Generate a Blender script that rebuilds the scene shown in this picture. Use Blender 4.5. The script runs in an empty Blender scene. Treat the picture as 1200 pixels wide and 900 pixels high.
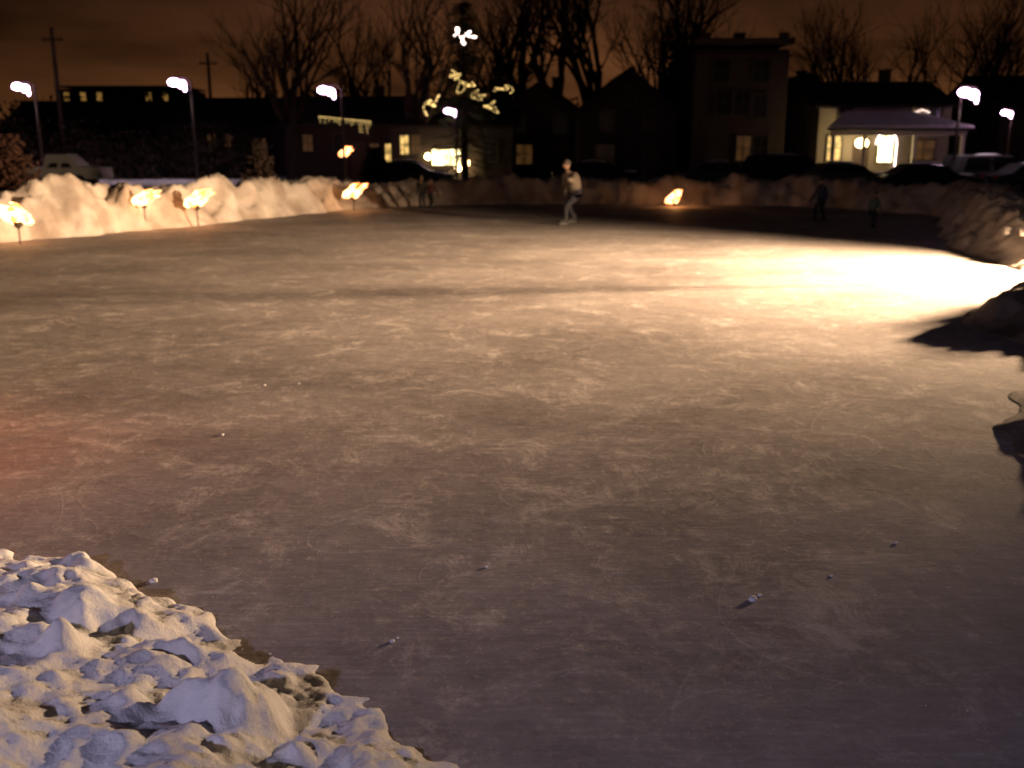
import bpy, bmesh, math, random
import numpy as np
from mathutils import Vector, Matrix
random.seed(7)
rng=np.random.default_rng(7)
S=bpy.context.scene
TH=math.radians(13.7); H=2.2; F=1150.0
def at(u,v,d):
    a=(u-600)/F; b=(450-v)/F
    t=d/(math.cos(TH)+b*math.sin(TH))
    return Vector((a*t,d,H+t*(-math.sin(TH)+b*math.cos(TH))))
def gx(u,d,z=0.0):
    return (u-600)/F*(d*math.cos(TH)+(H-z)*math.sin(TH))
# ------------------------------------------------------------ materials
def mat(name,col,rough=0.7,var=0.15,scale=3.0,bump=0.0,emit=None,es=0,metal=0.0,spec=0.3):
    m=bpy.data.materials.new(name); m.use_nodes=True
    n=m.node_tree.nodes; l=m.node_tree.links; b=n['Principled BSDF']
    b.inputs['Roughness'].default_value=rough; b.inputs['Metallic'].default_value=metal
    b.inputs['Specular IOR Level'].default_value=spec
    tc=n.new('ShaderNodeTexCoord'); nz=n.new('ShaderNodeTexNoise'); nz.inputs['Scale'].default_value=scale
    nz.inputs['Detail'].default_value=3
    l.new(tc.outputs['Object'],nz.inputs['Vector'])
    mx=n.new('ShaderNodeMix'); mx.data_type='RGBA'
    mx.inputs['A'].default_value=(*[c*(1-var) for c in col],1); mx.inputs['B'].default_value=(*[min(1,c*(1+var)) for c in col],1)
    l.new(nz.outputs['Fac'],mx.inputs['Factor']); l.new(mx.outputs['Result'],b.inputs['Base Color'])
    if emit:
        b.inputs['Emission Color'].default_value=(*emit,1); b.inputs['Emission Strength'].default_value=es
        m.cycles.emission_sampling='NONE'
    return m
def glassmat(name,col,es):
    m=bpy.data.materials.new(name); m.use_nodes=True
    n=m.node_tree.nodes; l=m.node_tree.links; b=n['Principled BSDF']
    tc=n.new('ShaderNodeTexCoord'); w=n.new('ShaderNodeTexNoise'); w.inputs['Scale'].default_value=2.5
    l.new(tc.outputs['Object'],w.inputs['Vector'])
    r=n.new('ShaderNodeMapRange'); r.inputs['From Min'].default_value=.3; r.inputs['From Max'].default_value=.7
    r.inputs['To Min'].default_value=es*.25; r.inputs['To Max'].default_value=es*1.4
    l.new(w.outputs['Fac'],r.inputs['Value']); l.new(r.outputs['Result'],b.inputs['Emission Strength'])
    b.inputs['Emission Color'].default_value=(*col,1); b.inputs['Base Color'].default_value=(.1,.08,.05,1)
    m.cycles.emission_sampling='NONE'
    return m
def brickmat(name,c1,c2,mort):
    m=bpy.data.materials.new(name); m.use_nodes=True
    n=m.node_tree.nodes; l=m.node_tree.links; b=n['Principled BSDF']; b.inputs['Roughness'].default_value=.85
    tc=n.new('ShaderNodeTexCoord'); mp=n.new('ShaderNodeMapping'); mp.inputs['Rotation'].default_value=(math.pi/2,0,0)
    br=n.new('ShaderNodeTexBrick'); br.inputs['Scale'].default_value=4.5
    br.inputs['Color1'].default_value=(*c1,1); br.inputs['Color2'].default_value=(*c2,1); br.inputs['Mortar'].default_value=(*mort,1)
    l.new(tc.outputs['Object'],mp.inputs['Vector']); l.new(mp.outputs['Vector'],br.inputs['Vector']); l.new(br.outputs['Color'],b.inputs['Base Color'])
    return m
def snowmat(name,base,dirty,fine=1.0,bs=.55):
    m=bpy.data.materials.new(name); m.use_nodes=True
    n=m.node_tree.nodes; l=m.node_tree.links; b=n['Principled BSDF']; b.inputs['Roughness'].default_value=.75
    b.inputs['Specular IOR Level'].default_value=.25
    tc=n.new('ShaderNodeTexCoord')
    n1=n.new('ShaderNodeTexNoise'); n1.inputs['Scale'].default_value=2.2*fine; n1.inputs['Detail'].default_value=6
    n2=n.new('ShaderNodeTexNoise'); n2.inputs['Scale'].default_value=24*fine; n2.inputs['Detail'].default_value=6; n2.inputs['Roughness'].default_value=.7
    for q in (n1,n2): l.new(tc.outputs['Object'],q.inputs['Vector'])
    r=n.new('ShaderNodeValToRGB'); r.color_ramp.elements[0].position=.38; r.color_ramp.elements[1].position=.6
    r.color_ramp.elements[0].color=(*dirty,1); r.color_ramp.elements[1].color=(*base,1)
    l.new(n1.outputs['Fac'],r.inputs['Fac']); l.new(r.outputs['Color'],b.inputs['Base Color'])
    bp=n.new('ShaderNodeBump'); bp.inputs['Strength'].default_value=bs; bp.inputs['Distance'].default_value=.025
    l.new(n2.outputs['Fac'],bp.inputs['Height']); l.new(bp.outputs['Normal'],b.inputs['Normal'])
    return m
M={}
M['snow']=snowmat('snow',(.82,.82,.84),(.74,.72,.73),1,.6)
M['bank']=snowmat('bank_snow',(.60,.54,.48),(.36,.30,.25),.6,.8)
M['shadesnow']=snowmat('shaded_snow',(.20,.175,.155),(.08,.068,.06),.8,.8)  # bank snow with the shade of its unlit side put into the colour
M['trunk']=mat('bark',(.035,.022,.016),.9,.4,8)
M['needle']=mat('needles',(.03,.045,.025),.8,.5,2)
M['wood']=mat('wood',(.07,.05,.04),.8,.3,6)
M['dark']=mat('dark_siding',(.035,.024,.02),.8,.2,2)
M['roof']=mat('shingles',(.025,.02,.018),.9,.3,6)
M['trim']=mat('weathered_trim',(.06,.05,.042),.7,.2,4)
M['white']=mat('white_trim',(.5,.45,.38),.6,.1,4)
M['cream']=mat('cream_siding',(.20,.17,.13),.7,.1,2)
M['brick']=brickmat('brown_brick',(.055,.032,.023),(.042,.024,.018),(.065,.05,.042))
M['glass']=mat('dark_glass',(.02,.02,.022),.2,.1,2,spec=.4)
M['lit']=glassmat('lit_window',(1,.62,.18),1.1)
M['litdim']=glassmat('dim_window',(1,.45,.13),.05)
M['litbright']=glassmat('bright_window',(1,.78,.36),9)
M['litapt']=glassmat('apartment_window',(.95,.5,.12),.32)
M['metal']=mat('galvanised_metal',(.12,.12,.12),.5,.2,5,metal=.6)
M['lamp']=mat('lamp_glow',(.9,.8,.9),.4,.05,3,emit=(1,.56,.95),es=22)
M['warmlamp']=mat('porch_glow',(.9,.8,.6),.4,.05,3,emit=(1,.72,.32),es=22)
M['bulb']=mat('bulb_glow',(.9,.8,.5),.4,.05,3,emit=(1,.66,.22),es=2.6)
M['bulbw']=mat('bulb_white',(.9,.8,.8),.4,.05,3,emit=(1,.76,.66),es=8)
M['asph']=mat('asphalt',(.05,.05,.05),.85,.4,1.5)
def flamemat():
    m=bpy.data.materials.new('flame'); m.use_nodes=True
    n=m.node_tree.nodes; l=m.node_tree.links; b=n['Principled BSDF']; b.inputs['Base Color'].default_value=(.8,.3,.05,1)
    tc=n.new('ShaderNodeTexCoord'); nz=n.new('ShaderNodeTexNoise'); nz.inputs['Scale'].default_value=5
    l.new(tc.outputs['Object'],nz.inputs['Vector'])
    r=n.new('ShaderNodeValToRGB'); r.color_ramp.elements[0].position=.40; r.color_ramp.elements[1].position=.58
    r.color_ramp.elements[0].color=(.9,.18,.02,1); r.color_ramp.elements[1].color=(1,.60,.26,1)
    l.new(nz.outputs['Fac'],r.inputs['Fac']); l.new(r.outputs['Color'],b.inputs['Emission Color']); b.inputs['Emission Strength'].default_value=6
    m.cycles.emission_sampling='NONE'
    return m
M['flame']=flamemat()

def icemat():
    m=bpy.data.materials.new('ice'); m.use_nodes=True
    n=m.node_tree.nodes; l=m.node_tree.links; b=n['Principled BSDF']
    b.inputs['Specular IOR Level'].default_value=.2
    tc=n.new('ShaderNodeTexCoord')
    def noise(sc,det,rot=0,stretch=(1,1,1),off=0,rough=.5,dist=0):
        mp=n.new('ShaderNodeMapping'); mp.inputs['Rotation'].default_value=(0,0,rot); mp.inputs['Scale'].default_value=stretch
        mp.inputs['Location'].default_value=(off,off*.7,0)
        q=n.new('ShaderNodeTexNoise'); q.inputs['Scale'].default_value=sc; q.inputs['Detail'].default_value=det
        q.inputs['Roughness'].default_value=rough; q.inputs['Distortion'].default_value=dist
        l.new(tc.outputs['Object'],mp.inputs['Vector']); l.new(mp.outputs['Vector'],q.inputs['Vector']); return q.outputs['Fac']
    def mr(x,a,b_,c,d):
        r=n.new('ShaderNodeMapRange'); r.inputs['From Min'].default_value=a; r.inputs['From Max'].default_value=b_
        r.inputs['To Min'].default_value=c; r.inputs['To Max'].default_value=d; l.new(x,r.inputs['Value']); return r.outputs['Result']
    def mth(op,x,y=None):
        q=n.new('ShaderNodeMath'); q.operation=op
        for i,k in enumerate((x,y)):
            if k is None: continue
            if isinstance(k,(int,float)): q.inputs[i].default_value=k
            else: l.new(k,q.inputs[i])
        return q.outputs[0]
    mask=mr(noise(.9,2,0,(1,1,1),5),.45,.62,0,1); mask2=mr(noise(1.1,2,0,(1,1,1),25),.42,.6,0,1)
    def line(sc,lev,w,off,mk):
        f=noise(sc,0,off,(1,1,1),off*3.1)
        a=mth('ABSOLUTE',mth('SUBTRACT',f,lev))
        return mth('MULTIPLY',mr(a,0,w,.8,0),mk)
    big=mr(noise(.35,5,.3,(1,1.3,1),3,.6,.4),.35,.68,0,1)
    fine=mr(noise(5,8,.7,(1,1,1),1,.8),.32,.72,0,1)
    st1=mr(noise(3.2,5,1.1,(1,8,1),2,.75),.44,.72,0,1)
    st2=mr(noise(3.2,5,-.7,(1,9,1),5,.75),.46,.72,0,1)
    patch=mr(noise(1.8,9,0,(1,1,1),14,.82,.6),.52,.64,0,1)
    dust=mr(noise(6,9,0,(1,1,1),41,.85,.3),.56,.66,0,1)
    speck=mr(noise(24,4,0,(1,1,1),4,.7),.56,.68,0,1)
    L=None
    for sc,lev,w,off,mk in ((.5,.5,.003,1.3,mask),(.42,.46,.0026,2.9,mask2),(.7,.55,.0035,4.4,mask),(.6,.43,.003,6.1,mask2),(.9,.5,.004,9.2,mask)):
        x=line(sc,lev,w,off,mk); L=x if L is None else mth('MAXIMUM',L,x)
    t=mth('ADD',mth('MULTIPLY',big,.26),mth('MULTIPLY',fine,.24))
    t=mth('ADD',t,mth('MULTIPLY',mth('ADD',st1,st2),.10))
    t=mth('ADD',t,mth('MULTIPLY',speck,.16)); t=mth('ADD',t,mth('MULTIPLY',dust,.22))
    t=mth('ADD',t,mth('MULTIPLY',patch,.28)); t=mth('ADD',t,mth('MULTIPLY',L,.14)); t.node.use_clamp=True
    r=n.new('ShaderNodeValToRGB'); e=r.color_ramp.elements
    e[0].position=0; e[0].color=(.15,.13,.125,1); e[1].position=1; e[1].color=(.92,.86,.81,1)
    x=e.new(.4); x.color=(.40,.36,.34,1)
    l.new(t,r.inputs['Fac']); l.new(r.outputs['Color'],b.inputs['Base Color'])
    l.new(mr(t,0,.7,.60,.8),b.inputs['Roughness'])
    bp=n.new('ShaderNodeBump'); bp.inputs['Strength'].default_value=.75; bp.inputs['Distance'].default_value=.013
    l.new(t,bp.inputs['Height']); l.new(bp.outputs['Normal'],b.inputs['Normal'])
    return m
M['ice']=icemat()
# ------------------------------------------------------------ helpers
def link(o): S.collection.objects.link(o); return o
def meshobj(name,vs,fs,m,smooth=False,parent=None):
    me=bpy.data.meshes.new(name); me.from_pydata([tuple(v) for v in vs],[],fs); me.update()
    if m: me.materials.append(m)
    if smooth: me.polygons.foreach_set('use_smooth',[True]*len(me.polygons))
    o=link(bpy.data.objects.new(name,me))
    if parent: o.parent=parent
    return o
def empty(name,loc=(0,0,0),rz=0):
    e=link(bpy.data.objects.new(name,None)); e.location=loc; e.rotation_euler=(0,0,rz); e.empty_display_size=.3; return e
class MB:
    def __init__(s): s.v=[]; s.f=[]
    def box(s,c,d,rz=0):
        i=len(s.v); R=Matrix.Rotation(rz,3,'Z')
        for z in(-1,1):
            for x,y in((-1,-1),(1,-1),(1,1),(-1,1)):
                s.v.append(Vector(c)+R@Vector((x*d[0]/2,y*d[1]/2,z*d[2]/2)))
        s.f+= [(i,i+3,i+2,i+1),(i+4,i+5,i+6,i+7)]+[(i+k,i+(k+1)%4,i+4+(k+1)%4,i+4+k) for k in range(4)]
    def tube(s,pts,rs,n=6,cap=True):
        pts=[Vector(p) for p in pts]; i0=len(s.v)
        for k,p in enumerate(pts):
            d=(pts[min(k+1,len(pts)-1)]-pts[max(k-1,0)])
            if d.length<1e-6: d=Vector((0,0,1))
            d.normalize(); a=d.cross(Vector((0.13,.97,.2))); 
            if a.length<.1: a=d.cross(Vector((1,0,0)))
            a.normalize(); b=d.cross(a)
            for j in range(n):
                t=2*math.pi*j/n; s.v.append(p+(a*math.cos(t)+b*math.sin(t))*rs[k])
        for k in range(len(pts)-1):
            for j in range(n):
                q=i0+k*n; s.f.append((q+j,q+(j+1)%n,q+n+(j+1)%n,q+n+j))
        if cap:
            s.f.append(tuple(i0+j for j in range(n))[::-1]); s.f.append(tuple(i0+(len(pts)-1)*n+j for j in range(n)))
    def ball(s,c,r,nu=8,nv=6):
        if isinstance(r,(int,float)): r=(r,r,r)
        i=len(s.v); c=Vector(c)
        for a in range(nv+1):
            ph=math.pi*a/nv
            for b in range(nu):
                t=2*math.pi*b/nu
                s.v.append(c+Vector((r[0]*math.sin(ph)*math.cos(t),r[1]*math.sin(ph)*math.sin(t),r[2]*math.cos(ph))))
        for a in range(nv):
            for b in range(nu): s.f.append((i+a*nu+b,i+(a+1)*nu+b,i+(a+1)*nu+(b+1)%nu,i+a*nu+(b+1)%nu))
    def obj(s,name,m,parent=None,smooth=False): return meshobj(name,s.v,s.f,m,smooth,parent)
LAT=rng.random((512,512))
def vn(x,y):
    xi=np.floor(x).astype(int); yi=np.floor(y).astype(int); fx=x-xi; fy=y-yi
    fx=fx*fx*fx*(fx*(fx*6-15)+10); fy=fy*fy*fy*(fy*(fy*6-15)+10)
    a=LAT[xi%512,yi%512]; b=LAT[(xi+1)%512,yi%512]; c=LAT[xi%512,(yi+1)%512]; d=LAT[(xi+1)%512,(yi+1)%512]
    return (a*(1-fx)+b*fx)*(1-fy)+(c*(1-fx)+d*fx)*fy-.5
def fbm(x,y,o=5,g=.5):
    t=0;a=1
    for k in range(o):
        cs,sn=math.cos(k*1.1),math.sin(k*1.1)
        t=t+a*vn((x*cs-y*sn)*2**k+17*k,(x*sn+y*cs)*2**k+31*k); a*=g
    return t
def gridmesh(name,X,Y,Z,m):
    nx,ny=X.shape
    co=np.stack([X,Y,Z],-1).reshape(-1,3).astype(np.float32)
    idx=np.arange(nx*ny).reshape(nx,ny)
    q=np.stack([idx[:-1,:-1],idx[1:,:-1],idx[1:,1:],idx[:-1,1:]],-1).reshape(-1,4)
    me=bpy.data.meshes.new(name); me.vertices.add(len(co)); me.vertices.foreach_set('co',co.ravel())
    me.loops.add(q.size); me.loops.foreach_set('vertex_index',q.ravel().astype(np.int32))
    me.polygons.add(len(q)); me.polygons.foreach_set('loop_start',np.arange(0,q.size,4,dtype=np.int32))
    me.polygons.foreach_set('use_smooth',np.ones(len(q),bool))
    me.update(calc_edges=True); me.validate(); me.materials.append(m)
    return link(bpy.data.objects.new(name,me))
# ------------------------------------------------------------ ground, ice
meshobj('snowy_ground',[(-500,-300,-.012),(500,-300,-.012),(500,900,-.012),(-500,900,-.012)],[(0,1,2,3)],M['snow'])
meshobj('ice_rink',[(-17,-3,0),(17,-3,0),(17,41,0),(-17,41,0)],[(0,1,2,3)],M['ice'])
meshobj('street',[(-60,46,-.004),(90,43,-.004),(90,51,-.004),(-60,54,-.004)],[(0,1,2,3)],M['asph'])
# ------------------------------------------------------------ snow banks following the rink edge
def ribbon(name,pts,m,ds=.12,width=4.0,nt=46,seed=0,lump=1.0,big_=.45):
    P=np.array(pts,float); out=[]
    n=len(P)
    def cr(p0,p1,p2,p3,t): return .5*((2*p1)+(-p0+p2)*t+(2*p0-5*p1+4*p2-p3)*t*t+(-p0+3*p1-3*p2+p3)*t**3)
    for i in range(n-1):
        L=np.linalg.norm(P[i+1,:2]-P[i,:2]); k=max(2,int(L/ds))
        for j in range(k): out.append(cr(P[max(i-1,0)],P[i],P[i+1],P[min(i+2,n-1)],j/k))
    C=np.array(out); T=np.gradient(C[:,:2],axis=0); 
    for _ in range(25): T[1:-1]=(T[:-2]+T[1:-1]*2+T[2:])/4
    T/=np.linalg.norm(T,axis=1)[:,None]
    N=np.stack([-T[:,1],T[:,0]],1)
    tt=np.linspace(0,1,nt)**1.15
    wob=fbm(C[:,0]*.9+seed,C[:,1]*.9,3)*.6*min(1,lump)
    X=C[:,0][:,None]+N[:,0][:,None]*(tt[None]*width+wob[:,None]); Y=C[:,1][:,None]+N[:,1][:,None]*(tt[None]*width+wob[:,None])
    w=tt[None]*width+.5*fbm(X*1.3+seed,Y*1.3+8,4)*np.clip(tt[None]*6,0,1)
    prof=np.where(w<1.1,np.sin(np.clip(w/1.1,0,1)*math.pi/2)**1.2,np.clip(1-(w-1.1)/(width-1.1),0,1)**.8)
    Z=C[:,2][:,None]*prof
    edge=np.clip(Z/.25,0,1)
    big=fbm(X*.8+seed,Y*.8+3,3); med=np.abs(fbm(X*2.3+seed,Y*2.3,4)); fi=fbm(X*6,Y*6,3)
    Z=Z*(1+big_*big)+edge*lump*(.34*(.26-med)+.10*fi)
    Z=np.maximum(Z,-.02); Z[:,0]=-.03; Z[:,-1]=-.03
    return gridmesh(name,X,Y,Z,m)
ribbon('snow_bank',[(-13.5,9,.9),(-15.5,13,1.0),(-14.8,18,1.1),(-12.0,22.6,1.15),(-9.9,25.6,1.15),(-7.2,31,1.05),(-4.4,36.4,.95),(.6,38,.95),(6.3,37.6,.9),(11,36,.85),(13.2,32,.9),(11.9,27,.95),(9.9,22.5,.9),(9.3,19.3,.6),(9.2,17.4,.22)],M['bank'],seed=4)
ribbon('snow_bank',[(10.9,16.1,.7),(9.7,15.85,1.2),(8.5,15.3,1.0),(7.2,14.2,.62),(6.1,13.1,.46),(5.6,11.9,.42),(5.75,10.7,.34),(5.5,9.7,.24),(4.7,8.7,.22),(3.75,7.6,.24),(3.35,6.8,.28),(3.5,6.0,.36),(4.1,5.1,.5),(4.6,3.5,.6),(4.8,1.5,.7)],M['shadesnow'],seed=11,width=2.8,ds=.07,big_=.35,lump=.8)  # near foot runs onto the ice as a dark stand-in for a shadow
# ------------------------------------------------------------ near snow pile
def sdist(X,Y,pl):
    best=np.full(X.shape,1e9); sg=np.zeros(X.shape)
    for (ax,ay),(bx,by) in zip(pl[:-1],pl[1:]):
        dx,dy=bx-ax,by-ay; L2=dx*dx+dy*dy
        t=np.clip(((X-ax)*dx+(Y-ay)*dy)/L2,0,1)
        d=np.hypot(X-ax-t*dx,Y-ay-t*dy); c=dx*(Y-ay)-dy*(X-ax)
        k=d<best; best=np.where(k,d,best); sg=np.where(k,np.sign(c),sg)
    return best*sg
foot=[(1.2,-1.0),(.55,1.6),(.10,2.85),(-.28,3.25),(-.95,3.95),(-1.65,4.5),(-2.5,5.0),(-3.6,5.5),(-6,6.6),(-9,7.8),(-14,9.5)]
def blur(Z,n):
    for _ in range(n):
        Z[1:-1,1:-1]=(Z[1:-1,1:-1]*4+Z[:-2,1:-1]*2+Z[2:,1:-1]*2+Z[1:-1,:-2]*2+Z[1:-1,2:]*2+Z[:-2,:-2]+Z[2:,2:]+Z[:-2,2:]+Z[2:,:-2])/16
    return Z
def pile(name,x0,x1,y0,y1,res):
    xs=np.arange(x0,x1,res); ys=np.arange(y0,y1,res); X,Y=np.meshgrid(xs,ys,indexing='ij')
    d=sdist(X,Y,foot)+.14*fbm(X*1.8,Y*1.8,3)+.12*fbm(X*6,Y*6,5,.6)
    dd=np.maximum(d,0)
    base=np.where(d>0,.34*(1-np.exp(-(dd/.85)**1.3))+.05*dd.clip(0,1)+.008,-.03)
    k=np.clip(d/.5,0,1)**.7
    wx=X+.12*fbm(X*3,Y*3,2); wy=Y+.12*fbm(X*3+7,Y*3,2)
    Z=base+k*(.13*fbm(X*1.5+5,Y*1.5,3)+.13*(.2-np.abs(fbm(wx*2.6,wy*2.6,3,.45)))+.06*(.2-np.abs(fbm(wx*6,wy*6+9,3,.5))))
    lumps=[(-1.24,3.72,.13),(-1.0,3.78,.06),(-1.62,3.95,.07),(-1.05,3.3,.20),(-.75,3.15,.10),(-1.9,4.0,.12),(-2.2,3.4,.16)]
    for _ in range(260):
        lumps.append((random.uniform(-4,0.2),random.uniform(1.8,5.6),random.choice([.03,.04,.05,.06,.09])*random.uniform(.7,1.3)))
    for cx,cy,r in lumps:
        i0,i1=np.searchsorted(xs,[cx-r*1.3,cx+r*1.3]); j0,j1=np.searchsorted(ys,[cy-r*1.3,cy+r*1.3])
        if i1-i0<2 or j1-j0<2: continue
        xx=X[i0:i1,j0:j1]; yy=Y[i0:i1,j0:j1]
        ci,cj=(i0+i1)//2,(j0+j1)//2
        if d[ci,cj]<.03: continue
        ang=fbm((xx-cx)/r*1.2+cx*9,(yy-cy)/r*1.2+cy*7,3)*.8
        q=np.clip(1-(((xx-cx)**2+(yy-cy)**2)/(r*r))*(1+ang),0,1)
        Z[i0:i1,j0:j1]+=r*.6*(q**.6)
    Z=blur(Z,2)
    Z+=np.clip(d/.1,0,1)*(.020*fbm(X*18,Y*18,4,.65)+.022*np.clip(fbm(X*10+3,Y*10,3),0,1))
    gridmesh(name,X,Y,Z,M['snow'])
pile('snow_pile',-4.6,1.4,-.6,6.6,.0150)
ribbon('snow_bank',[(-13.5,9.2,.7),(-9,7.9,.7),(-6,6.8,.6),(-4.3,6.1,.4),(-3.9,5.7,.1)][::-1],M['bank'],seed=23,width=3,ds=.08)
mb=MB()
def chunk(x,y,r):
    b=bmesh.new(); bmesh.ops.create_icosphere(b,subdivisions=2,radius=r)
    for v in b.verts:
        nn=.75+.5*random.random(); v.co=Vector((v.co.x*nn,v.co.y*nn,v.co.z*.6*nn))
    i=len(mb.v); mb.v+=[Vector((x,y,r*.25))+v.co for v in b.verts]; mb.f+=[tuple(i+q.index for q in f.verts) for f in b.faces]; b.free()
def gd(v): return H/math.tan(TH+math.atan((v-450)/F))
for u,v,r in((180,682,.022),(882,703,.022),(890,698,.012),(1050,637,.012),(975,675,.010),(310,452,.014),(350,450,.014),(260,510,.016),(430,845,.02),(415,835,.014),(460,752,.012),(466,748,.008),(570,665,.010)):
    d=gd(v); chunk(gx(u,d),d,r)
for _ in range(50):
    x=random.uniform(-4,4.2); y=random.uniform(2.6,9); chunk(x,y,random.uniform(.002,.005))
mb.obj('snow_chunks',M['snow'],smooth=True)

# ------------------------------------------------------------ buildings
def windows(root,wins,yf,pref='window'):
    fr=MB(); 
    for i,(x,z,w,h,mt) in enumerate(wins):
        for (dx,dz,ww,hh) in((0,h/2+.05,w+.2,.1),(0,-h/2-.05,w+.26,.1),(-w/2-.05,0,.1,h),(w/2+.05,0,.1,h)):
            fr.box((x+dx,yf-.03,z+dz),(ww,.1,hh))
        fr.box((x,yf-.025,z),(w,.05,.05)); fr.box((x,yf-.027,z+h/4+.012),(.04,.05,h/2-.03)); fr.box((x,yf-.027,z-h/4-.012),(.04,.05,h/2-.03))
        g=MB(); g.box((x,yf-.005,z),(w,.02,h)); g.obj(f'{pref}_glass_{i+1}',M[mt],root)
    fr.obj(pref+'_frames',M['trim'],root)
def house(name,cx,cy,w,dep,hw,hr,wall,wins,front_gable=True,rz=0,door=None,chim=True,roofm='roof'):
    r=empty(name,(cx,cy,0),rz)
    b=MB(); b.box((0,dep/2,hw/2),(w,dep,hw))
    i=len(b.v)
    if front_gable:
        b.v+=[Vector(p) for p in((-w/2,0,hw),(w/2,0,hw),(0,0,hw+hr),(-w/2,dep,hw),(w/2,dep,hw),(0,dep,hw+hr))]
        b.f+=[(i,i+1,i+2),(i+5,i+4,i+3)]
    else:
        b.v+=[Vector(p) for p in((-w/2,0,hw),(-w/2,dep,hw),(-w/2,dep/2,hw+hr),(w/2,0,hw),(w/2,dep,hw),(w/2,dep/2,hw+hr))]
        b.f+=[(i+2,i+1,i),(i+3,i+4,i+5)]
    b.obj('walls',M[wall],r)
    ro=MB(); e=.35; t=.16
    def slab(p):
        i=len(ro.v); ro.v+=[Vector(q) for q in p]+[Vector(q)+Vector((0,0,t)) for q in p]
        ro.f+=[(i+3,i+2,i+1,i),(i+4,i+5,i+6,i+7)]+[(i+k,i+(k+1)%4,i+4+(k+1)%4,i+4+k) for k in range(4)]
    if front_gable:
        s=hr/(w/2)
        slab([(-w/2-e,-e,hw-e*s+.02),(0,-e,hw+hr+.02),(0,dep+e,hw+hr+.02),(-w/2-e,dep+e,hw-e*s+.02)])
        slab([(0,-e,hw+hr+.02),(w/2+e,-e,hw-e*s+.02),(w/2+e,dep+e,hw-e*s+.02),(0,dep+e,hw+hr+.02)])
    elif hr<.3:
        slab([(-w/2-.15,-.15,hw+.3),(w/2+.15,-.15,hw+.3),(w/2+.15,dep+.15,hw+.3),(-w/2-.15,dep+.15,hw+.3)])
    else:
        s=hr/(dep/2)
        slab([(-w/2-e,-e,hw-e*s+.02),(w/2+e,-e,hw-e*s+.02),(w/2+e,dep/2,hw+hr+.02),(-w/2-e,dep/2,hw+hr+.02)])
        slab([(-w/2-e,dep/2,hw+hr+.02),(w/2+e,dep/2,hw+hr+.02),(w/2+e,dep+e,hw-e*s+.02),(-w/2-e,dep+e,hw-e*s+.02)])
    ro.obj('roof',M[roofm],r)
    windows(r,wins,0)
    if door:
        d=MB(); d.box((door,-.02,1.35),(.95,.06,2.1)); d.box((door,-.06,1.7),(.55,.03,.8)); d.obj('door',M['wood'],r)
        d=MB(); d.box((door,-.5,.15),(1.6,1,.3)); d.box((door,-1.15,.08),(1.6,.3,.16)); d.obj('steps',M['trim'],r)
    if chim:
        c=MB(); c.box((w*.22,dep*.6,hw+hr*.7+.4),(.6,.6,1.8)); c.box((w*.22,dep*.6,hw+hr*.7+1.34),(.72,.72,.1)); c.obj('chimney',M['brick'],r)
    return r
D=60
x=gx(863,D); 
r=house('brick_house',x,D,5.4,11,7.6,.25,'brick',[(-1.2,6.4,.9,1.2,'glass'),(1.1,6.4,.9,1.2,'glass'),(0.1,4.6,.9,1.3,'glass'),(1.15,4.4,.75,1.3,'glass'),(-1.0,4.6,.9,1.3,'glass'),(.3,2.0,.8,1.4,'litdim'),(1.3,2.0,.8,1.4,'glass')],front_gable=False,door=-1.6)
b=MB(); b.box((0,-.10,8.02),(5.8,.4,.35)); b.box((0,-.06,7.25),(5.6,.2,.12)); b.box((-2.3,-.04,8.3),(.5,.4,.4)); b.box((2.3,-.04,8.3),(.5,.4,.4)); b.obj('cornice',M['wood'],r)
house('gabled_house',gx(737,D),D+1,6.0,11,4.0,2.5,'dark',[(-1.3,3.6,.8,1.2,'glass'),(1.3,3.6,.8,1.2,'glass'),(0,5.0,.7,.9,'glass'),(-1.4,1.6,1.2,1.2,'glass')],door=1.3,chim=False)
house('gabled_house',gx(635,D),D+5,6.0,11,4.0,2.0,'dark',[(-1.3,3.5,.8,1.2,'glass'),(1.3,3.5,.8,1.2,'glass'),(-1.0,1.6,1.0,1.2,'litdim')],door=1.3)
r=house('bungalow_house',gx(530,62),62,7.5,9,3.3,1.7,'dark',[(-2.9,2.2,.5,1.1,'lit'),(-2.2,2.2,.5,1.1,'litdim'),(-.35,1.45,1.7,.9,'litbright'),(2.3,1.8,.9,1.2,'glass')],front_gable=False,door=1.5)
b=MB(); b.ball((.85,-.35,1.1),.26); b.ball((-1.45,-.35,1.5),.2); b.ball((.4,-.4,.8),.2); b.obj('entrance_lamps',M['warmlamp'],r)
r=house('bungalow_house',gx(405,64),64,7.5,9,3.4,1.8,'dark',[(-2.3,2.3,.6,1.0,'litdim'),(-.3,2.4,.6,.9,'glass'),(1.9,1.7,.5,1.1,'litdim'),(2.8,1.7,.4,1.1,'lit')],front_gable=False,door=.9)
b=MB()
for i in range(22):
    px=-1.4+i*.15; zz=3.9-.30*i/21
    for k in range(0,random.choice([1,2,2,3,5])): b.ball((px+.03*k,-.5,zz-.17*k),.022 if k else .034,6,4)
b.obj('eave_string_lights',M['bulb'],r)
house('bungalow_house',gx(270,75),75,10,9,3.6,2.0,'dark',[(-3.4,2.4,.8,1.2,'glass'),(-1.2,2.5,.6,.9,'litdim'),(0,2.5,.6,.9,'litdim'),(3.3,2.2,.8,1.2,'glass')],front_gable=False,door=1.5)
house('bungalow_house',gx(100,95),95,14,9,4.0,2.2,'dark',[(-4.4,2.4,.9,1.2,'glass'),(-1.2,2.5,.9,1.0,'glass'),(2,2.5,.9,1.0,'glass'),(5,2.2,.9,1.2,'glass')],front_gable=False,door=.5)
w=[]
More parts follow.
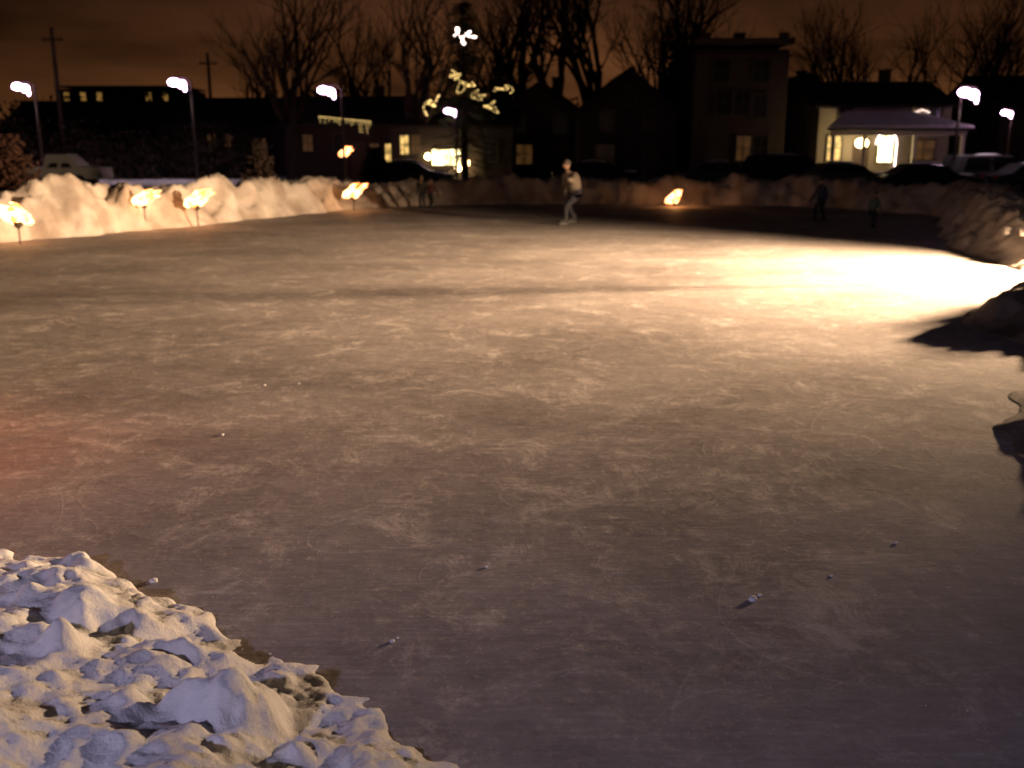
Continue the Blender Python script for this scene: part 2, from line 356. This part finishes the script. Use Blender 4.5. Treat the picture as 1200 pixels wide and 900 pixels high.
for i in range(7):
    for k in range(3):
        w.append((-7+i*2.25,2.6+k*3.0,.7,1.1,'litapt' if (k==2 and i not in(3,4)) or (k==1 and i in(1,2,5)) else 'glass'))
house('apartment_building',gx(145,140),140,17,12,9.6,.2,'dark',w,front_gable=False,door=0,chim=False)
px=gx(1038,D-1)
r=house('porch_house',px,D,7.8,9,4.4,1.5,'cream',[(-2.9,2.0,.8,1.4,'lit'),(.15,1.95,.85,1.5,'litbright'),(2.4,1.9,1.3,1.1,'litdim'),(-2.4,3.95,.7,.7,'glass'),(1.9,3.95,.7,.7,'litdim'),(2.9,3.95,.7,.7,'glass')],front_gable=False,door=-1.3)
b=MB(); 
for q in(-3.7,-1.95,.95,3.7): b.box((q,-2.3,1.5),(.2,.2,2.5))
b.box((0,-1.2,.28),(7.7,2.35,.3)); b.box((0,-2.3,2.85),(7.7,.25,.24))
for q in np.arange(1.1,3.6,.22): b.box((q,-2.3,.85),(.05,.05,.75))
for q in np.arange(-3.6,-2.0,.22): b.box((q,-2.3,.85),(.05,.05,.75))
b.box((2.32,-2.3,1.25),(2.6,.09,.07)); b.box((-2.82,-2.3,1.25),(1.6,.09,.07)); b.box((-.5,-2.9,.1),(1.6,.8,.2)); b.obj('porch',M['white'],r)
def wedge(name,p,t,m,parent):
    q=MB(); q.v=[Vector(a) for a in p]+[Vector(a)+Vector((0,0,t)) for a in p]
    q.f=[(3,2,1,0),(4,5,6,7)]+[(k,(k+1)%4,4+(k+1)%4,4+k) for k in range(4)]; return q.obj(name,m,parent)
wedge('porch_roof',[(-4.2,-2.7,2.98),(4.2,-2.7,2.98),(1.5,-.01,3.85),(-2.4,-.01,3.85)],.12,M['roof'],r)
wedge('porch_roof_snow',[(-4.1,-2.65,3.105),(4.1,-2.65,3.105),(1.4,-.02,3.975),(-2.3,-.02,3.975)],.16,M['snow'],r)
b=MB(); b.ball((-1.95,-2.0,2.3),(.38,.2,.28)); b.box((-1.95,-2.15,2.62),(.05,.3,.05)); b.obj('porch_lamp',M['warmlamp'],r)
b=MB()
for i in range(22):
    t=math.pi*i/21; b.ball((.15+.6*math.cos(t),-.16,2.25+.7*math.sin(t)),.045,6,4)
for i in range(12):
    b.ball((.75,-.16,2.2-.12*i),.045,6,4)
b.obj('window_string_lights',M['bulbw'],r)
b=MB()
for i in range(8): b.ball((1.5+i*.14,-.2,4.2-.05*abs(i-4)),.03,6,4)
b.obj('upper_string_lights',M['bulbw'],r)
house('bungalow_house',gx(1250,62),62,9,9,4.6,1.8,'dark',[(-2.4,2.0,.9,1.3,'glass'),(1.4,2.0,.9,1.3,'glass'),(-2.3,3.9,.8,1.0,'glass')],front_gable=False,door=-.5)
house('gabled_house',gx(960,66),70,5.5,10,4.6,2.2,'dark',[(-1.2,3.7,.8,1.2,'glass'),(1.2,3.7,.8,1.2,'glass')],door=1.2)
# ------------------------------------------------------------ lamps / poles
def street_lamp(u,v,d,arm=.8,scale=1.0,power=0,mt='lamp',side=1):
    p=at(u,v,d); r=empty('cool_fill_lamp',(p.x+arm*side,d,0))
    b=MB(); b.tube([(0,0,0),(0,0,.5),(0,0,p.z+.2)],[.14*scale,.09,.06],8); b.tube([(0,0,p.z+.1),(-arm*.5*side,0,p.z+.40),(-arm*side,0,p.z+.34)],[.045,.04,.04],6)
    b.box((-arm*side,0,p.z+.30*scale),(.62*scale,.3*scale,.10)); b.obj('pole',M['wood'],r)
    g=MB()
    g.ball((-arm*side-.18*scale,-.05,p.z+.06*scale),(.30*scale,.2*scale,.19*scale)); g.ball((-arm*side+.20*scale,-.02,p.z-.03*scale),(.24*scale,.16*scale,.2*scale)); g.ball((-arm*side+.36*scale,0,p.z-.24*scale),(.08*scale,.08*scale,.16*scale)); g.obj('lamp_head',M[mt],r,True)
    if power:
        L=bpy.data.lights.new('cool_fill_light','SPOT'); L.spot_size=math.radians(140); L.spot_blend=.6; L.energy=power; L.color=(1,.78,.85); L.shadow_soft_size=.25
        o=link(bpy.data.objects.new('cool_fill_light',L)); o.parent=r; o.location=(-arm*side,-.1,p.z-.5)
street_lamp(25,103,62,scale=1.15,power=250); street_lamp(208,98,62,scale=1.2,power=250); street_lamp(383,107,56,scale=1.05); street_lamp(528,131,56,scale=.75,arm=.3)
street_lamp(1135,110,47,scale=1.1,arm=.35,power=120,side=-1); street_lamp(1180,133,56,scale=.75,arm=.3)
for u,d,top in((60,70,32),(243,80,62)):
    p=at(u,top,d); b=MB(); b.tube([(0,0,0),(0,0,p.z)],[.17,.12],8); b.box((0,0,p.z-.8),(1.4,.10,.10))
    for q in(-.6,-.3,.3,.6): b.tube([(q,0,p.z-.76),(q,0,p.z-.55)],[.05,.03],6)
    o=b.obj('utility_pole',M['wood']); o.location=(p.x,d,0)
def torch(u,v,d,s=1.0,power=60,lean=.3):
    p=at(u,v,d); r=empty('torch',(p.x,d,0))
    b=MB(); z=p.z-.18*s; b.tube([(0,0,-.02),(0,0,z)],[.02,.02],6); b.tube([(0,0,z-.12),(0,0,z-.05),(0,0,z+.04)],[.03,.09*s,.13*s],10); b.obj('stake_and_bowl',M['wood'],r)
    f=MB()
    for k in range(8):
        a=random.uniform(0,6.28); rr=.12*s; hh=random.uniform(.22,.48)*s; l=lean*s*random.uniform(.5,1.2)
        x0,y0=rr*math.cos(a)*1.3-l*.35,rr*math.sin(a)
        f.tube([(x0,y0,z),(x0+l*.15,y0,z+hh*.25),(x0+l*.55,y0,z+hh*.6),(x0+l*.7,y0,z+hh*.85),(x0+l*1.1,y0,z+hh)],[.06*s,.10*s,.075*s,.05*s,.01],8)
    f.obj('flame',M['flame'],r,True)
    L=bpy.data.lights.new('flame_light','POINT'); L.energy=power; L.color=(1,.42,.12); L.shadow_soft_size=.15
    o=link(bpy.data.objects.new('flame_light',L)); o.parent=r; o.location=(0,-.35,z+.3)
torch(20,252,22.6,1.05,10,-.45); torch(168,232,26.4,.9,8,.5); torch(230,234,27.4,1.0,8,.5); torch(414,225,34.2,1.0,14,.5); torch(405,178,58,1.3,15,.4); torch(790,232,36.6,1.0,18,.4)
# ------------------------------------------------------------ bare trees
def tree_mesh(name,seed,h=14,spread=.5,depth=6):
    R=random.Random(seed); b=MB()
    def grow(p,d,L,r,k):
        pts=[p]; rs=[r]; n=4 if k>3 else 3
        q=p.copy(); dd=d.copy()
        for i in range(n):
            dd=(dd+Vector((R.gauss(0,.14),R.gauss(0,.14),R.gauss(.05,.08)))).normalized(); q=q+dd*L/n
            pts.append(q.copy()); rs.append(r*(1-.30*(i+1)/n))
        b.tube(pts,rs,7 if k>4 else (5 if k>2 else 3),False)
        if k==0: return
        c=R.choice([2,3,3]) if k<depth else 4
        for i in range(c):
            f=R.uniform(.45,1) if i else 1; idx=min(n,max(1,int(f*n))); a=R.uniform(0,6.28)
            s=R.uniform(.35,.85)*(spread*2)*(.5 if i==0 else 1)
            t=dd.cross(Vector((math.cos(a),math.sin(a),.3))).normalized()
            nd=(dd+t*s+Vector((0,0,.12))).normalized()
            grow(pts[idx],nd,L*R.uniform(.68,.86),rs[idx]*R.uniform(.62,.78),k-1)
    grow(Vector((0,0,-.1)),Vector((0,0,1)),h*.25,h*.023,depth)
    me=bpy.data.meshes.new(name); me.from_pydata([tuple(v) for v in b.v],[],b.f); me.update(); me.materials.append(M['trunk']); return me
TM=[tree_mesh('bare_tree_mesh',s,15.5,sp,6) for s,sp in((1,.45),(5,.55),(9,.5),(14,.6))]
tm=[(345,64,0,1.15),(480,64,1,1.15),(430,72,2,1.05),(655,66,3,1.4),(612,70,0,1.35),(700,70,2,1.5),(795,70,1,1.35),(772,69,0,1.3),(945,74,3,.95),(985,72,0,1.05),(1120,72,2,1.1),(1175,66,1,1.1),(1060,80,3,1.05),(1240,60,0,1.1),(560,85,2,1.2),(310,85,3,1.0),(-30,70,3,.7)]
for i,(u,d,k,s) in enumerate(tm):
    o=link(bpy.data.objects.new('bare_tree',TM[k])); o.location=(gx(u,d),d,0); o.rotation_euler=(0,0,i*1.7); o.scale=(s,s,s)
vs=[];fs=[]
base=tree_mesh('far_tree',21,14,.55,4); bv=np.empty(len(base.vertices)*3,np.float32); base.vertices.foreach_get('co',bv); bv=bv.reshape(-1,3)
bf=[tuple(p.vertices) for p in base.polygons]
for i in range(24):
    u=-60+i*56+random.uniform(-25,25); d=random.uniform(105,140); s=random.uniform(.6,.95)*(.75 if u<350 else 1); a=random.uniform(0,6)
    c,sn=math.cos(a),math.sin(a); n0=len(vs)
    vs+= [(s*(v[0]*c-v[1]*sn)+gx(u,d),s*(v[0]*sn+v[1]*c)+d,s*v[2]) for v in bv]; fs+=[tuple(n0+j for j in f) for f in bf]
meshobj('distant_trees',vs,fs,M['trunk'])
def leafy(name,boxes,m,n,sz):
    b=MB()
    for (cx,cy,cz,rx,ry,rz_) in boxes:
        for _ in range(n):
            a=Vector([max(-.8,min(.8,random.gauss(0,.42))) for _ in range(3)])
            p=Vector((cx+a.x*rx,cy+a.y*ry,max(.05,cz+a.z*rz_))); i=len(b.v)
            t=Vector((random.gauss(0,1),random.gauss(0,1),random.gauss(0,1))).normalized(); w=t.orthogonal().normalized()
            b.v+=[p-t*sz,p+w*sz*.5,p+t*sz,p-w*sz*.5]; b.f.append((i,i+1,i+2,i+3))
    return b.obj(name,m)
bx=[]
for i in range(46):
    u=-80+i*31+random.uniform(-10,10); d=random.uniform(104,118); bx.append((gx(u,d),d,2.6,4.2,2,random.uniform(4,7))) 
leafy('distant_shrubbery',bx,M['trunk'],380,.42)
bx=[]
for i in range(12):
    u=-60+i*32+random.uniform(-10,10); d=random.uniform(66,72); bx.append((gx(u,d),d,1.0,2.0,1.2,random.uniform(2,3.6)))
leafy('roadside_shrubbery',bx,M['trunk'],520,.2)
def shrub(u,d,h,w,m='needle'):
    p=gx(u,d); o=leafy('evergreen_shrub',[(0,0,h*.25,w,w,h*.35),(0,0,h*.5,w*.75,w*.75,h*.35),(0,0,h*.78,w*.4,w*.4,h*.3)],M[m],1100,.09); o.location=(p,d,0)
M['rust']=mat('dry_leaves',(.035,.014,.008),.9,.4,3)
shrub(308,35,2.3,.65,'trunk'); shrub(18,30,2.4,1.1,'rust'); shrub(440,44,2.0,.8,'trunk')
def pine(u,d,h,lights):
    r=empty('pine_tree',(gx(u,d),d,0)); t=MB(); t.tube([(0,0,0),(0,0,h*.5),(0,0,h)],[.24,.14,.02],8); nb=MB()
    nl=int(h*3.6)
    for k in range(nl):
        z=h*.12+(h*.87)*k/nl; R=(1-(z/h))**.6*h*.25+.25
        for j in range(9):
            a=random.uniform(0,6.28); l=R*random.uniform(.55,1.1); e=Vector((math.cos(a)*l,math.sin(a)*l,z-l*.22+random.uniform(-.1,.1)))
            t.tube([(0,0,z),e],[.03,.01],3,False)
            for q in range(20):
                f=random.uniform(.2,1.02); c=Vector((0,0,z)).lerp(e,f)+Vector((random.gauss(0,.12),random.gauss(0,.12),random.gauss(-.05,.08)))
                dd=Vector((math.cos(a+random.uniform(-.9,.9)),math.sin(a+random.uniform(-.9,.9)),random.uniform(-.4,.2)))*.25; w=Vector((-dd.y,dd.x,0))*.4
                i=len(nb.v); nb.v+=[c-dd*.5,c+w*.5,c+dd,c-w*.5]; nb.f.append((i,i+1,i+2,i+3))
    t.obj('trunk_and_limbs',M['trunk'],r); nb.obj('needles',M['needle'],r)
    for s,(lu,lv,wd,ht,mt,br) in enumerate(lights):
        g=MB(); p=at(lu,lv,d-1.6)
        n=30
        for i in range(n):
            t_=i/(n-1); q=Vector((p.x-r.location.x+wd*(t_-.5)+.14*math.sin(t_*23),-1.6-.25*math.cos(t_*3),p.z+ht*math.sin(t_*12+s*1.7)*(.4+.35*math.sin(t_*5+s))))
            g.ball(q,br,6,4)
        g.obj(f'string_lights_{s+1}',M[mt],r)
pine(545,58,10.2,[(545,42,1.1,.6,'bulbw',.045),(545,100,1.0,.6,'bulb',.03),(505,122,.8,1.0,'bulb',.035),(590,104,1.0,.3,'bulb',.025),(575,125,.7,.45,'bulb',.025),(533,88,.4,.35,'bulb',.025),(560,112,.7,.4,'bulb',.02)])
pine(585,70,7.5,[])
# ------------------------------------------------------------ vehicles
M['carblk']=mat('black_car_paint',(.02,.02,.022),.3,.1,2,spec=.5); M['cargry']=mat('grey_car_paint',(.09,.09,.09),.35,.1,2,spec=.5)
M['carwht']=mat('white_car_paint',(.35,.35,.35),.4,.05,2,spec=.5); M['tyre']=mat('tyre_rubber',(.02,.02,.02),.9,.1,5)
M['red']=mat('tail_lens',(.3,.02,.02),.3,.1,5); M['head']=mat('head_lens',(.4,.4,.4),.2,.1,5)
def car(u,d,rz,paint,kind='car'):
    r=empty('parked_car' if kind!='truck' else 'pickup_truck',(gx(u,d),d,0),rz)
    suv=kind=='suv'
    top=1.75 if suv else 1.42
    if kind=='truck':
        prof=[(-2.6,.45),(-2.62,1.05),(-.5,1.08),(-.4,1.7),(.75,1.72),(1.35,1.12),(2.5,1.0),(2.6,.45)]
    elif suv: prof=[(-2.2,.4),(-2.25,1.0),(-2.0,1.7),(-1.2,top),(.6,top-.03),(1.2,1.1),(2.15,.95),(2.25,.4)]
    else: prof=[(-2.2,.38),(-2.25,.85),(-1.65,.98),(-1.05,top-.03),(-.2,top),(.35,top-.06),(1.05,.98),(2.1,.8),(2.22,.38)]
    b=MB(); n=len(prof)
    secs=[(-.86,.97),(-.80,1),(.80,1),(.86,.97)]
    for y,sc in secs:
        for x,z in prof:
            inset=.16*max(0,(z-1.0))/.5; yy=y-math.copysign(inset,y); b.v.append(Vector((x*sc,yy,z*(1 if sc==1 else .985))))
    for k in range(3):
        for j in range(n): b.f.append((k*n+j,k*n+(j+1)%n,(k+1)*n+(j+1)%n,(k+1)*n+j))
    b.f.append(tuple(range(n))); b.f.append(tuple(3*n+j for j in range(n))[::-1]); b.obj('body',M[paint],r,False)
    g=MB(); z0,z1=1.02,top-.12
    xa,xb=(-.35,1.1) if kind=='truck' else ((-1.9,1.0) if suv else (-1.4,.85))
    for sy in(-1,1):
        for a,bb in((xa,(xa+xb)/2-.05),((xa+xb)/2+.05,xb)):
            i=len(g.v); t0=.05; t1=.28
            g.v+=[Vector((a+t0,sy*.872,z0)),Vector((bb-t0,sy*.872,z0)),Vector((bb-(t1 if bb==xb else t0),sy*.755,z1)),Vector((a+(t1 if a==xa else t0),sy*.755,z1))]; g.f.append((i,i+1,i+2,i+3))
    g.obj('windows',M['glass'],r)
    w=MB()
    for x in(-1.35,1.38):
        for y in(-.8,.8): w.tube([(x,y-.1,.33),(x,y+.1,.33)],[.33,.33],18)
    w.obj('wheels',M['tyre'],r)
    w=MB()
    for x in(-1.35,1.38):
        for y in(-.9,.9): w.tube([(x,y-.012,.33),(x,y+.012,.33)],[.19,.19],12)
    w.obj('hubcaps',M['metal'],r)
    l1=MB(); l1.box((-2.24,-.6,.82),(.05,.3,.16)); l1.box((-2.24,.6,.82),(.05,.3,.16)); l1.obj('tail_lights',M['red'],r)
    l1=MB(); l1.box((2.2,-.6,.7),(.08,.3,.14)); l1.box((2.2,.6,.7),(.08,.3,.14)); l1.box((2.22,0,.45),(.08,1.5,.14)); l1.obj('headlights_and_bumper',M['head'],r)
    s=MB(); s.ball((-.25,0,top-.03),(.62,.6,.09),12,6); s.ball((1.6,0,.93),(.4,.6,.06),10,5); s.obj('snow_cover',M['snow'],r,True)
car(988,45.5,.05,'cargry'); car(1085,43.8,-.06,'carblk'); car(925,48,.05,'carblk','suv'); car(845,49,0,'cargry'); car(1158,47.5,.1,'cargry','suv'); car(1215,45,0,'carblk')
car(480,50,0,'cargry'); car(72,54,0,'carwht','truck'); car(700,49.5,.03,'carblk')
# ------------------------------------------------------------ people
def cloth(n,c): 
    M[n]=mat(n,c,.85,.15,12); return n
cloth('beige_jacket',(.20,.165,.13)); cloth('dark_trousers',(.03,.03,.04)); cloth('navy_jacket',(.05,.06,.11)); cloth('green_jacket',(.09,.14,.13)); cloth('black_jacket',(.03,.03,.03)); cloth('maroon_jacket',(.12,.04,.04)); cloth('skin',(.4,.24,.17)); cloth('wool_hat',(.12,.10,.09)); cloth('dark_hat',(.05,.04,.05)); cloth('boot',(.04,.04,.04)); cloth('hair',(.05,.03,.02))
def person(name,u,d,Ht,rz,jacket,trous,hat,lean=.1,stride=.15,bend=.1,armL=(.2,.1),armR=(-.2,.1),bulk=1.0):
    s=Ht/1.75; r=empty(name,(gx(u,d),d,0),rz); r.scale=(s,s,s)
    hipz=.95-bend*.5
    pel=Vector((0,-lean*.35,hipz)); up=Vector((0,math.sin(lean),math.cos(lean)))
    ch=pel+up*.42; nk=pel+up*.55; sp=pel+up*.2; hd=pel+up*.6+Vector((0,.03,.10))
    V=[pel,sp,ch,nk,hd-Vector((0,0,.06))]; E=[(0,1),(1,2),(2,3),(3,4)]; R=[(.17,.14),(.175*bulk,.14*bulk),(.20*bulk,.145*bulk),(.08,.07),(.07,.07)]; T=['j','j','j','s','s']
    def add(p,par,rad,t): V.append(Vector(p)); E.append((par,len(V)-1)); R.append(rad); T.append(t); return len(V)-1
    ank=[]
    for sx,st in((-1,stride),(1,-stride*.9)):
        hp=add(pel+Vector((sx*.10,0,-.08)),0,(.11,.11),'t'); an=Vector((sx*(.12+abs(stride)*.25),st,.13))
        kn=(V[hp]+an)/2+Vector((0,.06+bend*.55,.02)); k=add(kn,hp,(.085,.085),'t'); a=add(an,k,(.06,.06),'t'); ank.append(an)
    hands=[]
    for sx,(fw,ou) in((-1,armL),(1,armR)):
        sh=add(ch+Vector((sx*.19,0,.04)),2,(.085*bulk,.085*bulk),'j'); el=V[sh]+Vector((sx*(.06+ou*.3),.28*math.sin(fw),-.28*math.cos(fw))); e=add(el,sh,(.068*bulk,.068*bulk),'j')
        wr=el+Vector((sx*ou*.2,.25*math.sin(fw+.5),-.25*math.cos(fw+.5))); w=add(wr,e,(.048,.048),'j'); hands.append((wr,(wr-el).normalized(),sx))
    me=bpy.data.meshes.new('body'); me.from_pydata([tuple(v) for v in V],E,[]); o=link(bpy.data.objects.new('body',me))
    md=o.modifiers.new('s','SKIN'); 
    for i,sv in enumerate(me.skin_vertices[0].data): sv.radius=R[i]; sv.use_root=(i==0)
    o.modifiers.new('ss','SUBSURF').levels=2
    dg=bpy.context.evaluated_depsgraph_get(); nm=bpy.data.meshes.new_from_object(o.evaluated_get(dg)); bpy.data.objects.remove(o)
    nm.materials.clear()
    for q in(jacket,trous,'skin'): nm.materials.append(M[q])
    for p in nm.polygons:
        p.use_smooth=True; c=p.center; best=9; bt='j'
        for (a,b_) in E:
            A,B=V[a],V[b_]; t=max(0,min(1,(c-A).dot(B-A)/max(1e-6,(B-A).length_squared))); dd=(c-(A+(B-A)*t)).length
            if dd<best: best=dd; bt=T[b_] if t>.3 else T[a]
        p.material_index={'j':0,'t':1,'s':2}[bt]
    o=link(bpy.data.objects.new('body',nm)); o.parent=r
    h=MB(); h.ball(hd+Vector((0,0,.06)),(.078,.095,.118),14,12); h.tube([hd+Vector((0,.085,.075)),hd+Vector((0,.112,.04)),hd+Vector((0,.09,.03))],[.008,.016,.012],6)
    for sx in(-1,1): h.ball(hd+Vector((sx*.08,0,.055)),(.014,.022,.032),6,5)
    h.obj('head',M['skin'],r,True)
    h=MB()
    for sx in(-1,1): h.ball(hd+Vector((sx*.03,.087,.072)),(.012,.008,.008),6,5)
    h.box(hd+Vector((0,.088,.005)),(.045,.012,.009)); h.obj('eyes_and_mouth',M['hair'],r)
    h=MB(); h.ball(hd+Vector((0,-.01,.10)),(.09,.105,.105),14,8); h.tube([hd+Vector((0,-.01,.085)),hd+Vector((0,-.01,.115))],[.097,.094],14); h.obj('hat',M[hat],r,True)
    h=MB(); h.tube([nk+Vector((0,0,-.02)),nk+Vector((0,.01,.05))],[.10,.085],12); h.obj('scarf',M[hat],r,True)
    for i,(w,dv,sx) in enumerate(hands):
        g=MB(); a=dv; side=Vector((0,1,0))-a*a.y; side.normalize(); nrm=a.cross(side)
        g.tube([w-a*.02,w+a*.03,w+a*.085],[.032,.042,.036],8)
        for k in range(4):
            o_=side*(-.027+.018*k); ln=(.065,.078,.072,.055)[k]; c0=w+a*.08+o_
            g.tube([c0,c0+a*ln*.5+nrm*sx*.006,c0+a*ln*.85+nrm*sx*.03],[.0105,.010,.008],5)
        g.tube([w+a*.03+side*.03,w+a*.06+side*.055,w+a*.09+side*.058+nrm*sx*.015],[.013,.012,.009],5); g.obj(f'gloved_hand_{i+1}',M['boot'],r,True)
    b=MB(); bl=MB()
    for an in ank:
        b.tube([an+Vector((0,-.01,.10)),an+Vector((0,0,.0)),an+Vector((0,.02,-.05))],[.066,.058,.055],8); b.tube([an+Vector((0,-.07,-.045)),an+Vector((0,.05,-.045)),an+Vector((0,.15,-.055)),an+Vector((0,.19,-.058))],[.045,.048,.042,.02],8)
        bl.box(an+Vector((0,.05,-.111)),(.006,.28,.036)); bl.box(an+Vector((0,-.03,-.092)),(.02,.03,.03)); bl.box(an+Vector((0,.12,-.095)),(.02,.03,.03))
    b.obj('skate_boots',M['boot'],r,True); bl.obj('skate_blades',M['metal'],r)
    return r
person('skater',668,28.6,1.9,2.2,'beige_jacket','dark_trousers','wool_hat',lean=.5,stride=.32,bend=.25,armL=(1.2,.6),armR=(-.8,.6),bulk=1.3)
person('child_skater',495,35.2,1.15,2.9,'black_jacket','dark_trousers','dark_hat',.1,.1,.1)
person('child_skater',505,35.6,1.02,-.6,'maroon_jacket','dark_trousers','dark_hat',.15,.14,.1,(.6,.3),(.2,.3))
person('child_skater',960,29.5,1.25,.5,'navy_jacket','dark_trousers','dark_hat',.15,.12,.1)
person('child_skater',1022,27,1.0,-1.0,'green_jacket','dark_trousers','dark_hat',.3,.2,.2,(.5,.5),(-.3,.4))
# ------------------------------------------------------------ lights
def lamp(kind,name,loc,energy,color,target=None,size=.1,parent=None,**k):
    L=bpy.data.lights.new(name,kind); L.energy=energy; L.color=color
    if kind!='SUN': L.shadow_soft_size=size
    for a,b_ in k.items(): setattr(L,a,b_)
    o=link(bpy.data.objects.new(name,L)); o.location=loc
    if target is not None: o.rotation_euler=(Vector(target)-Vector(loc)).to_track_quat('-Z','Y').to_euler()
    if parent: o.parent=parent; o.location=Vector(loc)-parent.location
    return o
FL=Vector((12.8,16.6,2.15)); r=empty('floodlight',(FL.x,FL.y,0))
b=MB(); b.tube([(.1,0,.9),(.1,0,2.15)],[.03,.025],8)
for a in(0,2.1,4.2): b.tube([(.1,0,1.1),(.1+.7*math.cos(a),.7*math.sin(a),-.02)],[.02,.02],6)
b.box((.56,0,2.15),(.12,.5,.4)); b.box((.33,0,1.97),(.4,.06,.03)); b.obj('tripod_and_housing',M['metal'],r)
b=MB(); b.box((.492,0,2.15),(.01,.44,.34)); b.obj('lens',M['warmlamp'],r)
lamp('SPOT','flood_beam',FL,70000,(1,.655,.385),(-4,17.2,0),.16,r,spot_size=math.radians(108),spot_blend=1.0)
# unseen board on a post, added to cast the dark band over the ice
r=empty('shadow_board',(9.5,16.22,0)); b=MB(); b.tube([(0,0,-.02),(0,0,1.35)],[.015,.015],6); b.obj('post',M['metal'],r)
b=MB(); b.box((0,0,1.70),(.20,.05,.66)); b.box((0,0,2.05),(.24,.07,.04)); b.obj('board',M['wood'],r)
NL=Vector((-4.2,-3.0,4.0)); r=empty('cool_fill_lamp',(NL.x,NL.y,0))  # unseen lamp and pole added behind the camera to light the near snow
b=MB(); b.tube([(-.9,0,0),(-.9,0,4.2)],[.1,.06],8); b.tube([(-.9,0,4.1),(-.4,0,4.35),(0,0,4.2)],[.04,.04,.04],6); b.box((0,0,4.18),(.6,.28,.12)); b.obj('pole',M['metal'],r)
lamp('SPOT','cool_fill_light',NL,900,(.70,.64,1),(-1.1,3.5,0),.12,r,spot_size=math.radians(76),spot_blend=1.0)
# torch at the near left of the rink
r=empty('torch',(-4.5,6.95,0))
b=MB(); b.tube([(0,0,0),(0,0,.8)],[.02,.02],6); b.tube([(0,0,.7),(0,0,.85)],[.04,.15],10); b.obj('stake_and_bowl',M['metal'],r)
f=MB()
for k in range(5): 
    x0=random.uniform(-.1,.1); f.tube([(x0,0,.83),(x0,.02,.95),(x0+.05,0,1.1),(x0+.08,0,1.3)],[.04,.09,.05,.004],8)
f.obj('flame',M['flame'],r,True)
lamp('POINT','flame_light',(-4.5,6.95,1.0),200,(1,.17,.035),None,.12,r)
q=[o for o in bpy.data.objects if o.name=='porch_house'][0]
lamp('POINT','porch_light',(q.location.x-1.9,q.location.y-1.5,2.2),130,(1,.75,.4),None,.2,q)
lamp('POINT','entrance_light',(gx(520,62),61,1.5),60,(1,.7,.35),None,.2)
lamp('SUN','moon',(0,0,30),.010,(.85,.82,1),(10,12,0),angle=math.radians(10))
# ------------------------------------------------------------ world
w=bpy.data.worlds.new('World'); S.world=w; w.use_nodes=True; n=w.node_tree.nodes; l=w.node_tree.links
bg=n['Background']; tc=n.new('ShaderNodeTexCoord'); sp=n.new('ShaderNodeSeparateXYZ'); l.new(tc.outputs['Generated'],sp.inputs[0])
cr=n.new('ShaderNodeValToRGB'); e=cr.color_ramp.elements
e[0].position=0; e[0].color=(.12,.045,.015,1); e[1].position=1; e[1].color=(.019,.013,.014,1)
for p,c in((.07,(.10,.037,.013)),(.15,(.036,.014,.007)),(.4,(.020,.012,.010))): x=e.new(p); x.color=(*c,1)
l.new(sp.outputs['Z'],cr.inputs['Fac'])
mp=n.new('ShaderNodeMapping'); mp.inputs['Scale'].default_value=(1,1,5); l.new(tc.outputs['Generated'],mp.inputs['Vector'])
nz=n.new('ShaderNodeTexNoise'); nz.inputs['Scale'].default_value=3.2; nz.inputs['Detail'].default_value=4; l.new(mp.outputs['Vector'],nz.inputs['Vector'])
mr=n.new('ShaderNodeMapRange'); mr.inputs['From Min'].default_value=.35; mr.inputs['From Max'].default_value=.68; mr.inputs['To Min'].default_value=.35; mr.inputs['To Max'].default_value=1.35
l.new(nz.outputs['Fac'],mr.inputs['Value'])
# city glow lies to the north
dt=n.new('ShaderNodeVectorMath'); dt.operation='DOT_PRODUCT'; dt.inputs[1].default_value=(.02,1,0); l.new(tc.outputs['Generated'],dt.inputs[0])
gl=n.new('ShaderNodeMapRange'); gl.inputs['From Min'].default_value=.80; gl.inputs['From Max'].default_value=1.0; gl.inputs['To Min'].default_value=.20; gl.inputs['To Max'].default_value=1.0; l.new(dt.outputs['Value'],gl.inputs['Value'])
mu=n.new('ShaderNodeMath'); mu.operation='MULTIPLY'; l.new(mr.outputs['Result'],mu.inputs[0]); l.new(gl.outputs['Result'],mu.inputs[1])
vm=n.new('ShaderNodeVectorMath'); vm.operation='SCALE'; l.new(cr.outputs['Color'],vm.inputs[0]); l.new(mu.outputs[0],vm.inputs['Scale']); l.new(vm.outputs[0],bg.inputs['Color']); bg.inputs['Strength'].default_value=1
sk=n.new('ShaderNodeTexSky'); sk.sky_type='NISHITA'; sk.sun_disc=False; sk.sun_elevation=math.radians(-4); sk.sun_rotation=math.radians(200)
b2=n.new('ShaderNodeBackground'); b2.inputs['Strength'].default_value=.004; l.new(sk.outputs['Color'],b2.inputs['Color'])
ad=n.new('ShaderNodeAddShader'); l.new(bg.outputs[0],ad.inputs[0]); l.new(b2.outputs[0],ad.inputs[1]); l.new(ad.outputs[0],n['World Output'].inputs['Surface'])
# ------------------------------------------------------------ camera
c=bpy.data.cameras.new('camera'); c.sensor_width=36; c.lens=F/1200*36; c.clip_end=2000; c.clip_start=.05
co=link(bpy.data.objects.new('camera',c)); co.location=(0,0,H); co.rotation_euler=(math.pi/2-TH,0,0)
c.dof.use_dof=True; c.dof.focus_distance=4.6; c.dof.aperture_fstop=1.8; c.dof.aperture_blades=6
S.camera=co
S.view_settings.view_transform='Standard'; S.view_settings.look='None'; S.view_settings.exposure=0
